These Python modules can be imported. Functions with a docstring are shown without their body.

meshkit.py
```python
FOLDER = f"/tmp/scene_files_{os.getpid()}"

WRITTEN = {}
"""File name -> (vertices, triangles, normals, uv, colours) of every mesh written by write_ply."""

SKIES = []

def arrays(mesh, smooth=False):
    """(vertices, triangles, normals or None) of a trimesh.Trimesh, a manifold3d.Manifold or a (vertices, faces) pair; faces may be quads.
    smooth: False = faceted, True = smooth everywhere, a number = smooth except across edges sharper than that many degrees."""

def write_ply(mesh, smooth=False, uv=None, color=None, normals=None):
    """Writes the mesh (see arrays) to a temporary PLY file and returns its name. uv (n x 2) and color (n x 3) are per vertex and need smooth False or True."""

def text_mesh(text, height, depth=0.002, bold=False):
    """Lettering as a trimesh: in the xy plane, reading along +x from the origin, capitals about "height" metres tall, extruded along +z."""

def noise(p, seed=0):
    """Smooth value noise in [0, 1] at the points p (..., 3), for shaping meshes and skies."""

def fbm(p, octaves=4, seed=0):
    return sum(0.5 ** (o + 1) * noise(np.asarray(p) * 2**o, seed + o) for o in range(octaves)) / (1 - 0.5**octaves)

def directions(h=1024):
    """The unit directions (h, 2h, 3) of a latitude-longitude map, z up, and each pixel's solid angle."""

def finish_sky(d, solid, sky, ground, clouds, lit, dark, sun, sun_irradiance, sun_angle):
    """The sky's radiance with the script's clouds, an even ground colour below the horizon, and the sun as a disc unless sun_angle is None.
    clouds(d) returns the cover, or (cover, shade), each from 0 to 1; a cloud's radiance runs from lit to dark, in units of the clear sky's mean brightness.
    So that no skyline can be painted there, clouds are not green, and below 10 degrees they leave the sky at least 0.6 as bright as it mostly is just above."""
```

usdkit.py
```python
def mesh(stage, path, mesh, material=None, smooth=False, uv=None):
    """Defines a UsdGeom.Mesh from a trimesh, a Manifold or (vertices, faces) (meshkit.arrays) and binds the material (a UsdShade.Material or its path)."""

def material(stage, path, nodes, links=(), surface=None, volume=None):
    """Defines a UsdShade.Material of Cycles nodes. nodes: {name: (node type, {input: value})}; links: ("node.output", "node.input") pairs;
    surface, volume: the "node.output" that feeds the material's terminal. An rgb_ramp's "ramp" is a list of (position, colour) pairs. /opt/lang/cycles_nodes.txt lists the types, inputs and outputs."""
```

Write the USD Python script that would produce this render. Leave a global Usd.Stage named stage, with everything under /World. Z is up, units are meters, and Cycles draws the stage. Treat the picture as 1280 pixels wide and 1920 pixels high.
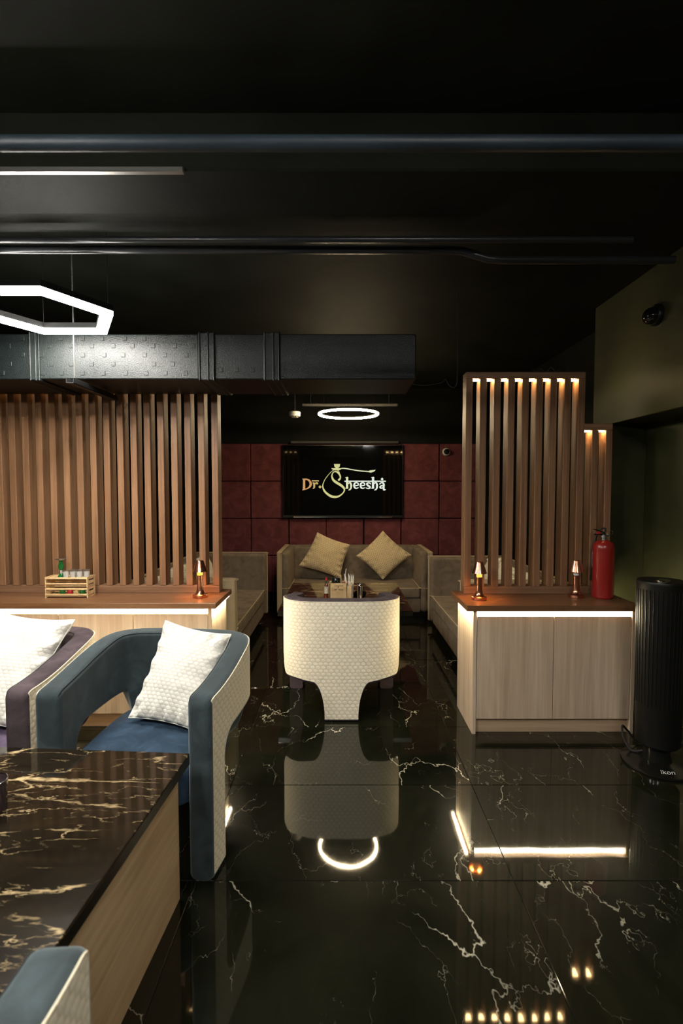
import math, random
import numpy as np
import trimesh, manifold3d, shapely
from shapely.geometry import Polygon, LineString, Point
from shapely.ops import unary_union
import usdkit, meshkit
from pxr import Usd, UsdGeom, UsdShade, UsdLux, Gf, Sdf, Vt

random.seed(7)
rng = np.random.default_rng(7)
PI = math.pi
stage = Usd.Stage.CreateInMemory()
UsdGeom.SetStageUpAxis(stage, 'Z')
UsdGeom.Xform.Define(stage, '/World')
UsdGeom.Scope.Define(stage, '/World/Looks')

# ------------------------------------------------------------------ camera and light levels
EYE = 1.48
cam = UsdGeom.Camera.Define(stage, '/World/Camera')
cam.AddTranslateOp().Set(Gf.Vec3d(0, 0, EYE))
cam.AddRotateXYZOp().Set(Gf.Vec3f(90 - 2.6, 0, 0))
cam.CreateHorizontalApertureAttr(24.0)
cam.CreateVerticalApertureAttr(36.0)
cam.CreateFocalLengthAttr(24.0 * 923 / 1280)
cam.CreateFStopAttr(2.8)
cam.CreateFocusDistanceAttr(3.1)
cam.CreateClippingRangeAttr(Gf.Vec2f(0.05, 100))
cam.CreateExposureAttr(0.0)
HEX_L = 150.0        # radiance of the hexagonal lamps
RING_L = 110.0       # radiance of the ring lamps
STRIP_L = 85.0      # light strips under the counters
SPOT_L = 60.0       # tiny spots in the slat screens
GLOW_L = 240.0       # copper lamps

# ------------------------------------------------------------------ helpers
counts = {}
def numbered(parent, name):
    k = (parent, name)
    n = counts.get(k, 0)
    counts[k] = n + 1
    return name if n == 0 else f'{name}_{n:03d}'

def tag(p, label=None, cat=None, group=None, kind=None):
    p = p.GetPrim() if hasattr(p, 'GetPrim') else p
    for k, v in (('label', label), ('category', cat), ('group', group), ('kind', kind)):
        if v:
            p.SetCustomDataByKey(k, v)
    return p

def thing(name, label=None, cat=None, loc=(0, 0, 0), rz=0, group=None, kind=None):
    x = UsdGeom.Xform.Define(stage, '/World/' + numbered('/World', name))
    x.AddTranslateOp().Set(Gf.Vec3d(*map(float, loc)))
    x.AddRotateZOp().Set(float(rz))
    return tag(x, label, cat, group, kind)

def obj(name, mesh, mat, parent=None, smooth=35, uv=None, label=None):
    base = '/World' if parent is None else str(parent.GetPath())
    m = usdkit.mesh(stage, base + '/' + numbered(base, name), mesh, mat, smooth=smooth, uv=uv)
    if label:
        m.GetPrim().SetCustomDataByKey('label', label)
    return m.GetPrim()

def single(name, mesh, mat, label, cat, group=None, kind=None, **kw):
    return tag(obj(name, mesh, mat, None, **kw), label, cat, group, kind)

def struct(name, mesh, mat, smooth=35):
    return tag(obj(name, mesh, mat, None, smooth=smooth), kind='structure')

def struct_group(name):
    return thing(name, kind='structure')

def dup(src, label, loc, rz, group=None):
    was = src.GetCustomData()
    r = thing(src.GetName().rstrip('0123456789').rstrip('_'), label, was['category'], loc, rz, group or was.get('group'))
    r.GetReferences().AddInternalReference(src.GetPath())
    r.SetInstanceable(True)
    return r

def tri(m):
    if hasattr(m, 'to_mesh'):
        q = m.to_mesh()
        return trimesh.Trimesh(np.asarray(q.vert_properties)[:, :3], np.asarray(q.tri_verts), process=False)
    return m

def cbox(x0, x1, y0, y1, z0, z1, c=0.002):
    """box with small chamfers (44 triangles)"""
    c = min(c, 0.45 * min(x1 - x0, y1 - y0, z1 - z0))
    pts = []
    for sx in (0, 1):
        for sy in (0, 1):
            for sz in (0, 1):
                X, Y, Z = (x0, x1)[sx], (y0, y1)[sy], (z0, z1)[sz]
                dx, dy, dz = (c, -c)[sx], (c, -c)[sy], (c, -c)[sz]
                pts += [(X, Y + dy, Z + dz), (X + dx, Y, Z + dz), (X + dx, Y + dy, Z)]
    return tri(manifold3d.Manifold.hull_points(np.array(pts)))

def box(x0, x1, y0, y1, z0, z1):
    m = trimesh.creation.box((x1 - x0, y1 - y0, z1 - z0))
    m.apply_translation(((x0 + x1) / 2, (y0 + y1) / 2, (z0 + z1) / 2))
    return m

def rbox(x0, x1, y0, y1, z0, z1, r=0.03, n=16):
    r = min(r, 0.49 * min(x1 - x0, y1 - y0, z1 - z0))
    s = manifold3d.Manifold.sphere(r, n)
    L = [s.translate((x, y, z)) for x in (x0 + r, x1 - r) for y in (y0 + r, y1 - r) for z in (z0 + r, z1 - r)]
    return tri(manifold3d.Manifold.batch_hull(L))

def lathe(profile, n=40, loc=(0, 0, 0)):
    m = trimesh.creation.revolve(np.array(profile, float), sections=n)
    m.apply_translation(loc)
    return m

def cyl(r, z0, z1, n=32, loc=(0, 0)):
    return lathe([(0, z0), (r * 0.97, z0), (r, z0 + r * 0.03), (r, z1 - r * 0.03), (r * 0.97, z1), (0, z1)], n, (loc[0], loc[1], 0))

def tube(pts, r, n=8, closed=False):
    P = np.array(pts, float)
    N = len(P)
    T = np.gradient(P, axis=0) if not closed else np.roll(P, -1, 0) - np.roll(P, 1, 0)
    T /= np.linalg.norm(T, axis=1, keepdims=True)
    up = np.array([0, 0, 1.0]) if abs(T[0][2]) < 0.9 else np.array([1.0, 0, 0])
    rr = np.broadcast_to(np.asarray(r, float), (N,))
    V = []
    for i in range(N):
        a = np.cross(T[i], up)
        a /= np.linalg.norm(a) + 1e-12
        b = np.cross(a, T[i])
        up = b
        for k in range(n):
            t = 2 * PI * k / n
            V.append(P[i] + rr[i] * (math.cos(t) * a + math.sin(t) * b))
    F = []
    M = N if closed else N - 1
    for i in range(M):
        for k in range(n):
            a, b = i * n + k, i * n + (k + 1) % n
            c, d = ((i + 1) % N) * n + k, ((i + 1) % N) * n + (k + 1) % n
            F += [(a, b, d), (a, d, c)]
    if not closed:
        for k in range(1, n - 1):
            F.append((0, k + 1, k))
            o = (N - 1) * n
            F.append((o, o + k, o + k + 1))
    m = trimesh.Trimesh(V, F, process=False)
    return m

def cat(*ms):
    return trimesh.util.concatenate([tri(m) for m in ms])

def moved(m, loc=(0, 0, 0), rx=0, ry=0, rz=0):
    m = tri(m).copy()
    for a, ax in ((rx, (1, 0, 0)), (ry, (0, 1, 0)), (rz, (0, 0, 1))):
        if a:
            m.apply_transform(trimesh.transformations.rotation_matrix(math.radians(a), ax))
    m.apply_translation(loc)
    return m

def sstep(x, a, b):
    t = np.clip((x - a) / (b - a), 0, 1)
    return t * t * (3 - 2 * t)

def spline(pts, n=8):
    P = np.array(pts, float)
    Q = np.vstack([2 * P[0] - P[1], P, 2 * P[-1] - P[-2]])
    out = []
    for i in range(1, len(Q) - 2):
        for t in np.linspace(0, 1, n, endpoint=False):
            a, b, c, d = Q[i - 1], Q[i], Q[i + 1], Q[i + 2]
            out.append(0.5 * (2 * b + (c - a) * t + (2 * a - 5 * b + 4 * c - d) * t * t + (3 * b - a - 3 * c + d) * t ** 3))
    out.append(P[-1])
    return np.array(out)

# ------------------------------------------------------------------ materials
def mat(name, nodes, links=(), surface='p.BSDF'):
    return usdkit.material(stage, '/World/Looks/' + name, nodes, links, surface=surface)

def plain(name, col, rough=0.5, metal=0.0, spec=0.5, **kw):
    return mat(name, {'p': ('principled_bsdf', dict(base_color=col, roughness=rough, metallic=metal, specular_ior_level=spec, **kw))})

def glow(name, col, strength):
    return mat(name, {'e': ('emission', dict(color=col, strength=strength))}, surface='e.emission')

def wood(name, dark, light, axis='z', rough=0.45, fine=70, bump=0.15):
    s = {'x': (1.6, fine, fine), 'y': (fine, 1.6, fine), 'z': (fine, fine, 1.6)}[axis]
    s2 = tuple(v * 0.16 if v > 2 else 0.7 for v in s)
    return mat(name, {
        'g': ('geometry', {}), 'oi': ('object_info', {}),
        'off': ('vector_math', {'math_type': 'scale', 'vector1': (7.3, 3.1, 5.7)}),
        'add': ('vector_math', {'math_type': 'add'}),
        'm1': ('mapping', {'scale': s}), 'm2': ('mapping', {'scale': s2}),
        'n1': ('noise_texture', {'scale': 1.0, 'detail': 5, 'roughness': 0.6, 'distortion': 0.3}),
        'n2': ('noise_texture', {'scale': 1.0, 'detail': 3, 'roughness': 0.55, 'distortion': 1.2}),
        'mx': ('math', {'math_type': 'multiply_add', 'value2': 0.55, 'value3': 0.0}),
        'mx2': ('math', {'math_type': 'multiply_add', 'value2': 0.45}),
        'r': ('rgb_ramp', {'ramp': [(0.0, dark), (0.36, dark), (0.5, tuple((a + b) / 2 for a, b in zip(dark, light))), (0.62, light), (1.0, light)]}),
        'b': ('bump', {'strength': bump, 'distance': 0.002}),
        'p': ('principled_bsdf', {'roughness': rough, 'specular_ior_level': 0.4})},
        [('oi.random', 'off.scale'), ('g.position', 'add.vector1'), ('off.vector', 'add.vector2'),
         ('add.vector', 'm1.vector'), ('add.vector', 'm2.vector'), ('m1.vector', 'n1.vector'), ('m2.vector', 'n2.vector'),
         ('n1.fac', 'mx.value1'), ('n2.fac', 'mx2.value1'), ('mx.value', 'mx2.value3'), ('mx2.value', 'r.fac'),
         ('r.color', 'p.base_color'), ('n1.fac', 'b.height'), ('b.normal', 'p.normal')])

def velvet(name, col, lift=1.6, sheen=0.35, bump=0.25, tint=None):
    hi = tuple(min(1, c * lift) for c in col)
    lo = tuple(c * 0.72 for c in col)
    return mat(name, {
        'g': ('geometry', {}),
        'n': ('noise_texture', {'scale': 9, 'detail': 4, 'roughness': 0.55, 'distortion': 0.8}),
        'f': ('noise_texture', {'scale': 420, 'detail': 2}),
        'r': ('rgb_ramp', {'ramp': [(0.3, lo), (0.5, col), (0.72, hi)]}),
        'b': ('bump', {'strength': bump, 'distance': 0.002}),
        'p': ('principled_bsdf', {'roughness': 0.85, 'specular_ior_level': 0.2, 'sheen_weight': sheen, 'sheen_roughness': 0.45, 'sheen_tint': tint or hi})},
        [('g.position', 'n.vector'), ('g.position', 'f.vector'), ('n.fac', 'r.fac'), ('r.color', 'p.base_color'), ('f.fac', 'b.height'), ('b.normal', 'p.normal')])

def hexcloth(name, col, edge, size=(0.034, 0.026), bump=0.30, line=0.40):
    """quilted fabric with a woven honeycomb, on the mesh's own st coordinates (metres)"""
    n, l = {}, []
    n['uv'] = ('uvmap', {'attribute': 'st'})
    n['uvs'] = ('vector_math', {'math_type': 'multiply_add', 'vector2': (1 / size[0], 1 / size[1], 0), 'vector3': (200, 173.2050808 * 2, 0)})
    l.append(('uv.UV', 'uvs.vector1'))
    for k, h in (('a', (0, 0, 0)), ('c', (0.5, 0.8660254, 0))):
        n['s' + k] = ('vector_math', {'math_type': 'add', 'vector2': h})
        n['m' + k] = ('vector_math', {'math_type': 'modulo', 'vector2': (1, 1.7320508, 1)})
        n['o' + k] = ('vector_math', {'math_type': 'subtract', 'vector2': (0.5, 0.8660254, 0)})
        n['b' + k] = ('vector_math', {'math_type': 'absolute'})
        n['x' + k] = ('separate_xyz', {})
        n['d' + k] = ('vector_math', {'math_type': 'dot_product', 'vector2': (0.5, 0.8660254, 0)})
        n['h' + k] = ('math', {'math_type': 'maximum'})
        l += [('uvs.vector', f's{k}.vector1'), (f's{k}.vector', f'm{k}.vector1'), (f'm{k}.vector', f'o{k}.vector1'), (f'o{k}.vector', f'b{k}.vector1'),
              (f'b{k}.vector', f'x{k}.vector'), (f'b{k}.vector', f'd{k}.vector1'), (f'x{k}.x', f'h{k}.value1'), (f'd{k}.value', f'h{k}.value2')]
    n['min'] = ('math', {'math_type': 'minimum'})
    n['r'] = ('rgb_ramp', {'ramp': [(0, col), (line - 0.02, col), (line + 0.03, edge), (0.5, edge), (1, edge)]})
    n['hh'] = ('map_range', {'range_type': 'smoothstep', 'from_min': 0.18, 'from_max': 0.47, 'to_min': 1.0, 'to_max': 0.0, 'clamp': True})
    n['g'] = ('geometry', {})
    n['f'] = ('noise_texture', {'scale': 260, 'detail': 3})
    n['ff'] = ('math', {'math_type': 'multiply_add', 'value2': 0.35})
    n['b'] = ('bump', {'strength': bump, 'distance': 0.006})
    n['p'] = ('principled_bsdf', {'roughness': 0.85, 'specular_ior_level': 0.25, 'sheen_weight': 0.15})
    l += [('ha.value', 'min.value1'), ('hc.value', 'min.value2'), ('min.value', 'r.fac'), ('min.value', 'hh.value'), ('r.color', 'p.base_color'),
          ('g.position', 'f.vector'), ('f.fac', 'ff.value1'), ('hh.result', 'ff.value3'), ('ff.value', 'b.height'), ('b.normal', 'p.normal')]
    return mat(name, n, l)

def marble(name, base, base2, vein, vscale=1.1, width=0.016, rough=0.06, stretch=(1, 1, 1), amount=1.0, per_tile=True, cloud=2.0, warp=0.7, density=0.5, haze=0.03, wave=0.001, hazerough=0.32):
    ns = {
        'g': ('geometry', {}), 'oi': ('object_info', {}),
        'off': ('vector_math', {'math_type': 'scale', 'vector1': (17.3, 11.1, 5.7)}),
        'add': ('vector_math', {'math_type': 'add'}),
        'mp': ('mapping', {'scale': stretch}),
        'w': ('noise_texture', {'scale': 2.2, 'detail': 6, 'roughness': 0.62}),
        'ws': ('vector_math', {'math_type': 'multiply_add', 'vector2': (warp, warp, warp)}),
        'v': ('voronoi_texture', {'feature': 'distance_to_edge', 'scale': vscale, 'randomness': 1.0}),
        'v2': ('voronoi_texture', {'feature': 'distance_to_edge', 'scale': vscale * 2.3, 'randomness': 1.0}),
        'k': ('noise_texture', {'scale': 2.7, 'detail': 4, 'roughness': 0.6}),
        'k2': ('noise_texture', {'scale': 5.1, 'detail': 3, 'roughness': 0.6}),
        'kr': ('map_range', {'from_min': density, 'from_max': density + 0.16, 'to_min': 0, 'to_max': 1, 'clamp': True}),
        'kr2': ('map_range', {'from_min': density + 0.04, 'from_max': density + 0.2, 'to_min': 0, 'to_max': 0.8, 'clamp': True}),
        'wd': ('math', {'math_type': 'multiply_add', 'value2': width * 1.6, 'value3': 0.001}),
        'dv': ('math', {'math_type': 'divide', 'use_clamp': True}),
        'iv': ('math', {'math_type': 'subtract', 'value1': 1.0, 'use_clamp': True}),
        'dv2': ('math', {'math_type': 'divide', 'use_clamp': True, 'value2': width * 0.55}),
        'iv2': ('math', {'math_type': 'subtract', 'value1': 1.0, 'use_clamp': True}),
        'a1': ('math', {'math_type': 'multiply'}), 'a2': ('math', {'math_type': 'multiply'}),
        'mxx': ('math', {'math_type': 'maximum'}), 'am': ('math', {'math_type': 'multiply', 'value2': amount, 'use_clamp': True}),
        'c': ('noise_texture', {'scale': cloud, 'detail': 6, 'roughness': 0.65, 'distortion': 1.0}),
        'cr': ('rgb_ramp', {'ramp': [(0.3, base), (0.52, tuple((a + b) / 2 for a, b in zip(base, base2))), (0.75, base2)]}),
        'mx': ('mix_color', {'b': vein}),
        'rn': ('noise_texture', {'scale': 3.0, 'detail': 4}),
        'rr': ('map_range', {'from_min': 0.3, 'from_max': 0.75, 'to_min': hazerough * 0.75, 'to_max': hazerough * 1.5, 'clamp': True}),
        'cb': ('noise_texture', {'scale': 3.5, 'detail': 2}), 'bp': ('bump', {'strength': 0.5, 'distance': wave}),
        'p': ('principled_bsdf', {'specular_ior_level': haze, 'coat_weight': 1.0, 'coat_roughness': rough, 'coat_ior': 1.5})}
    ls = [('g.position', 'cb.vector'), ('cb.fac', 'bp.height'), ('bp.normal', 'p.coat_normal'), ('oi.random', 'off.scale'), ('g.position', 'add.vector1'), ('add.vector', 'mp.vector'), ('mp.vector', 'w.vector'),
          ('w.color', 'ws.vector1'), ('mp.vector', 'ws.vector3'), ('ws.vector', 'v.vector'), ('ws.vector', 'v2.vector'),
          ('mp.vector', 'k.vector'), ('mp.vector', 'k2.vector'), ('k.fac', 'kr.value'), ('k2.fac', 'kr2.value'), ('kr.result', 'wd.value1'),
          ('v.distance', 'dv.value1'), ('wd.value', 'dv.value2'), ('dv.value', 'iv.value2'), ('v2.distance', 'dv2.value1'), ('dv2.value', 'iv2.value2'),
          ('iv.value', 'a1.value1'), ('kr.result', 'a1.value2'), ('iv2.value', 'a2.value1'), ('kr2.result', 'a2.value2'),
          ('a1.value', 'mxx.value1'), ('a2.value', 'mxx.value2'), ('mxx.value', 'am.value1'), ('mp.vector', 'c.vector'), ('c.fac', 'cr.fac'),
          ('cr.color', 'mx.a'), ('am.value', 'mx.fac'), ('mx.result', 'p.base_color'), ('g.position', 'rn.vector'), ('rn.fac', 'rr.value'), ('rr.result', 'p.roughness')]
    if per_tile:
        ls.append(('off.vector', 'add.vector2'))
    return mat(name, ns, ls)

def rough_paint(name, col, rough=0.6, bump=0.3, scale=40, var=0.35, spec=0.5):
    return mat(name, {
        'g': ('geometry', {}), 'n': ('noise_texture', {'scale': scale, 'detail': 5, 'roughness': 0.6}), 'n2': ('noise_texture', {'scale': 2.5, 'detail': 3}),
        'r': ('rgb_ramp', {'ramp': [(0.3, tuple(c * (1 - var) for c in col)), (0.7, tuple(c * (1 + var) for c in col))]}),
        'b': ('bump', {'strength': bump, 'distance': 0.004}), 'p': ('principled_bsdf', {'roughness': rough, 'specular_ior_level': spec})},
        [('g.position', 'n.vector'), ('g.position', 'n2.vector'), ('n2.fac', 'r.fac'), ('r.color', 'p.base_color'), ('n.fac', 'b.height'), ('b.normal', 'p.normal')])

M_tile = marble('floor_marble', (0.0030, 0.0036, 0.0018), (0.011, 0.0115, 0.006), (0.62, 0.58, 0.46), vscale=1.9, width=0.0055, rough=0.035, amount=0.8, density=0.46, warp=0.55, stretch=(1.0, 0.62, 1))
M_grout = plain('grout', (0.02, 0.02, 0.016), 0.7)
M_table = marble('table_marble', (0.004, 0.003, 0.0015), (0.020, 0.013, 0.006), (0.66, 0.49, 0.26), vscale=2.0, width=0.030, rough=0.06, stretch=(0.9, 3.6, 1), amount=1.0, density=0.43, cloud=3.0, warp=0.5)
M_tabledge = plain('marble_edge', (0.006, 0.005, 0.004), 0.25)
M_ceil = rough_paint('black_ceiling_paint', (0.010, 0.0112, 0.0080), 0.7, 0.25, 30, 0.35, 0.10)
M_wall_black = rough_paint('black_wall_paint', (0.008, 0.0085, 0.0065), 0.6, 0.25, 50, 0.35, 0.12)
M_olive = rough_paint('olive_plaster', (0.036, 0.038, 0.015), 0.5, 0.35, 18, 0.35, 0.25)
M_duct = rough_paint('black_duct_wrap', (0.008, 0.011, 0.011), 0.33, 0.5, 160, 0.15, 0.28)
M_pipe = plain('black_gloss_pipe', (0.018, 0.020, 0.022), 0.28)
M_pipe_sheen = rough_paint('bluish_sheen_pipe', (0.022, 0.036, 0.050), 0.5, 0.1, 60)  # bluish highlight along the pipe is put into its base colour
M_blackmetal = plain('black_metal', (0.012, 0.012, 0.012), 0.4, 0.5)
M_greymetal = plain('grey_metal', (0.30, 0.30, 0.28), 0.4, 0.9)
M_darkgrey = plain('dark_grey_paint', (0.035, 0.035, 0.032), 0.6)
M_pin = plain('pin_plate', (0.025, 0.028, 0.028), 0.4)
M_slat = wood('slat_oak', (0.165, 0.078, 0.037), (0.27, 0.142, 0.070), 'z', 0.5)
M_slatx = wood('rail_oak', (0.150, 0.074, 0.038), (0.25, 0.132, 0.070), 'x', 0.5)
M_counter = wood('counter_oak', (0.130, 0.058, 0.026), (0.21, 0.100, 0.047), 'x', 0.35)
M_cab = wood('pale_oak', (0.47, 0.345, 0.235), (0.67, 0.53, 0.385), 'z', 0.5, 45)
M_cabx = wood('pale_oak_plinth', (0.40, 0.26, 0.16), (0.58, 0.41, 0.27), 'x', 0.5, 45)
M_carc = plain('carcass_dark', (0.05, 0.035, 0.022), 0.7)
M_tabwood = wood('table_panel_oak', (0.42, 0.28, 0.16), (0.60, 0.43, 0.27), 'y', 0.5, 45)
M_blue = velvet('blue_velvet', (0.033, 0.047, 0.052), 1.6, 0.9, 0.25, (0.30, 0.34, 0.36))
M_purple = velvet('mauve_velvet', (0.062, 0.046, 0.052), 1.6, 0.4)
M_blueseat = velvet('blue_velvet_seat', (0.022, 0.042, 0.070), 1.7, 0.35)
M_seatpurple = velvet('purple_velvet', (0.095, 0.070, 0.115), 1.7, 0.4)
M_cream = hexcloth('cream_honeycomb', (0.80, 0.74, 0.60), (0.66, 0.59, 0.45), bump=0.2)
M_pillow = hexcloth('white_honeycomb', (0.76, 0.735, 0.67), (0.66, 0.63, 0.56), (0.028, 0.019), 0.22)
M_gold = hexcloth('gold_honeycomb', (0.58, 0.43, 0.22), (0.80, 0.68, 0.45), (0.026, 0.026), 0.2, 0.38)
M_piping = plain('cream_piping', (0.66, 0.60, 0.46), 0.8)
M_seam = plain('dark_seam', (0.012, 0.016, 0.018), 0.9)
M_sofa = velvet('taupe_velvet', (0.205, 0.160, 0.115), 1.22, 0.4)
M_sofatan = plain('tan_fabric', (0.46, 0.36, 0.22), 0.85)
M_sofapipe = plain('tan_piping', (0.58, 0.46, 0.30), 0.8)
M_red = velvet('wine_velvet_panel', (0.150, 0.042, 0.047), 1.35, 0.2)
M_copper = plain('brushed_copper', (0.72, 0.33, 0.21), 0.24, 1.0)
M_hexglow = glow('cool_white_tube', (1.0, 0.96, 0.88), HEX_L)
M_ringglow = glow('warm_white_ring', (1.0, 0.78, 0.46), RING_L)
M_strip = glow('strip_white', (1.0, 0.86, 0.55), STRIP_L)
M_stripside = glow('strip_white_side', (1.0, 0.88, 0.58), STRIP_L * 2.4)
M_spotdim = glow('spot_warm_dim', (1.0, 0.66, 0.28), SPOT_L * 0.2)
M_spot = glow('spot_warm', (1.0, 0.66, 0.28), SPOT_L)
M_bulb = glow('amber_bulb', (1.0, 0.42, 0.08), GLOW_L)
M_stemglow = glow('amber_stem_glow', (1.0, 0.40, 0.06), 2.2)  # lamplight on the copper stem top, put in as a glowing colour
M_spotwall = glow('spot_warm_wall', (1.0, 0.74, 0.36), SPOT_L * 1.6)
M_tvblack = plain('tv_plastic', (0.006, 0.006, 0.006), 0.3)
M_screen = plain('tv_glass', (0.003, 0.0032, 0.003), 0.04)
M_chrome = plain('chrome', (0.75, 0.74, 0.72), 0.12, 1.0)
M_steel = plain('steel', (0.6, 0.6, 0.6), 0.3, 1.0)
M_white = plain('white_plastic', (0.75, 0.75, 0.72), 0.4)
M_extred = plain('red_enamel', (0.26, 0.014, 0.011), 0.3)
M_black = plain('black_plastic', (0.006, 0.006, 0.005), 0.45, 0, 0.25)
M_blackgloss = plain('black_gloss', (0.008, 0.008, 0.007), 0.16)
M_rubber = plain('black_rubber', (0.008, 0.008, 0.008), 0.6)
M_bamboo = wood('bamboo_ply', (0.55, 0.36, 0.17), (0.78, 0.56, 0.30), 'x', 0.5, 40)
M_green = mat('green_glass', {'p': ('principled_bsdf', {'base_color': (0.03, 0.35, 0.08), 'roughness': 0.06, 'transmission_weight': 0.75, 'ior': 1.45})})
M_clear = mat('clear_plastic', {'p': ('principled_bsdf', {'base_color': (0.92, 0.92, 0.90), 'roughness': 0.12, 'transmission_weight': 0.6, 'ior': 1.4})})
M_dark_glass = mat('smoked_glass', {'p': ('principled_bsdf', {'base_color': (0.10, 0.07, 0.08), 'roughness': 0.06, 'transmission_weight': 0.5, 'ior': 1.45})})
M_paper = plain('white_paper', (0.80, 0.76, 0.66), 0.85)
M_sauce = plain('red_sauce_glass', (0.11, 0.018, 0.010), 0.12)
M_redcap = plain('red_cap', (0.45, 0.02, 0.03), 0.4)
M_darkgreen = plain('green_neck_foil', (0.01, 0.05, 0.02), 0.3)
M_label = plain('bottle_label', (0.66, 0.60, 0.48), 0.7)
M_pink = plain('pink_packets', (0.62, 0.24, 0.17), 0.7)
M_stick = plain('bamboo_stick', (0.55, 0.40, 0.18), 0.7)
M_dome = plain('dark_dome', (0.006, 0.006, 0.007), 0.05)
M_burn = plain('burnt_mark', (0.12, 0.06, 0.03), 0.8)

# ------------------------------------------------------------------ the room
CEIL = 2.80
XL, XR, YF, YB = -3.25, 2.12, -2.4, 6.50

fl = struct_group('floor')
obj('subfloor', box(XL, XR, YF, YB, -0.08, -0.006), M_grout, fl)
tx = [-0.553 + 1.206 * k for k in range(-3, 4)]
ty = [1.800 + 0.605 * k for k in range(-7, 9)]
r2 = random.Random(3)
for i in range(len(tx) - 1):
    for j in range(len(ty) - 1):
        x0, x1, y0, y1 = max(tx[i], XL), min(tx[i + 1], XR), max(ty[j], YF), min(ty[j + 1], YB)
        if x1 - x0 < 0.02 or y1 - y0 < 0.02:
            continue
        g = 0.0012
        t = cbox(x0 + g, x1 - g, y0 + g, y1 - g, -0.010, 0.0, 0.0011)
        c = np.array([(x0 + x1) / 2, (y0 + y1) / 2])
        a, b = r2.uniform(-0.0007, 0.0007), r2.uniform(-0.0010, 0.0010)
        v = np.array(t.vertices)
        v[:, 2] += (v[:, 0] - c[0]) * a + (v[:, 1] - c[1]) * b - abs(a) * (x1 - x0) / 2 - abs(b) * (y1 - y0) / 2
        t.vertices = v
        obj('floor_tile', t, M_tile, fl, smooth=False)

struct('ceiling', box(XL, XR, YF, YB, CEIL, CEIL + 0.1), M_ceil)
wb = struct_group('wall_back')
obj('plaster', box(XL, XR, YB, YB + 0.1, 0, CEIL), M_wall_black, wb)
struct('wall_left', box(XL - 0.1, XL, YF, YB, 0, CEIL), M_wall_black)
struct('wall_right', box(XR, XR + 0.1, YF, 3.50, 0, CEIL), M_olive)
struct('wall_far_right', box(XR, XR + 0.1, 3.5005, YB, 0, CEIL), M_wall_black)
struct('wall_front', box(XL, XR, YF - 0.1, YF, 0, CEIL), M_wall_black)
struct('trim_1', cbox(1.85, XR, YF, 3.65, 1.93, CEIL, 0.004), M_olive)             # bulkhead along the right wall
struct('wall_nib', cbox(1.735, XR, 3.44, 3.56, 0, 1.93, 0.004), M_olive)
# wine-red velvet wall panels
r3 = random.Random(5)
PX = [-1.19 + 0.494 * k for k in range(-1, 7)]
PZ = [0.12 + 0.49 * k for k in range(0, 5)]
for i in range(len(PX) - 1):
    for j in range(len(PZ) - 1):
        ga, gb = r3.choice((0.003, 0.005, 0.010)), r3.choice((0.003, 0.008))
        p = rbox(PX[i] + ga, PX[i + 1] - gb, YB - 0.045 - r3.uniform(0, 0.006), YB - 0.001, PZ[j] + r3.choice((0.004, 0.008)), PZ[j + 1] - 0.004, 0.012, 8)
        obj('velvet_panel', p, M_red, wb)

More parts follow.
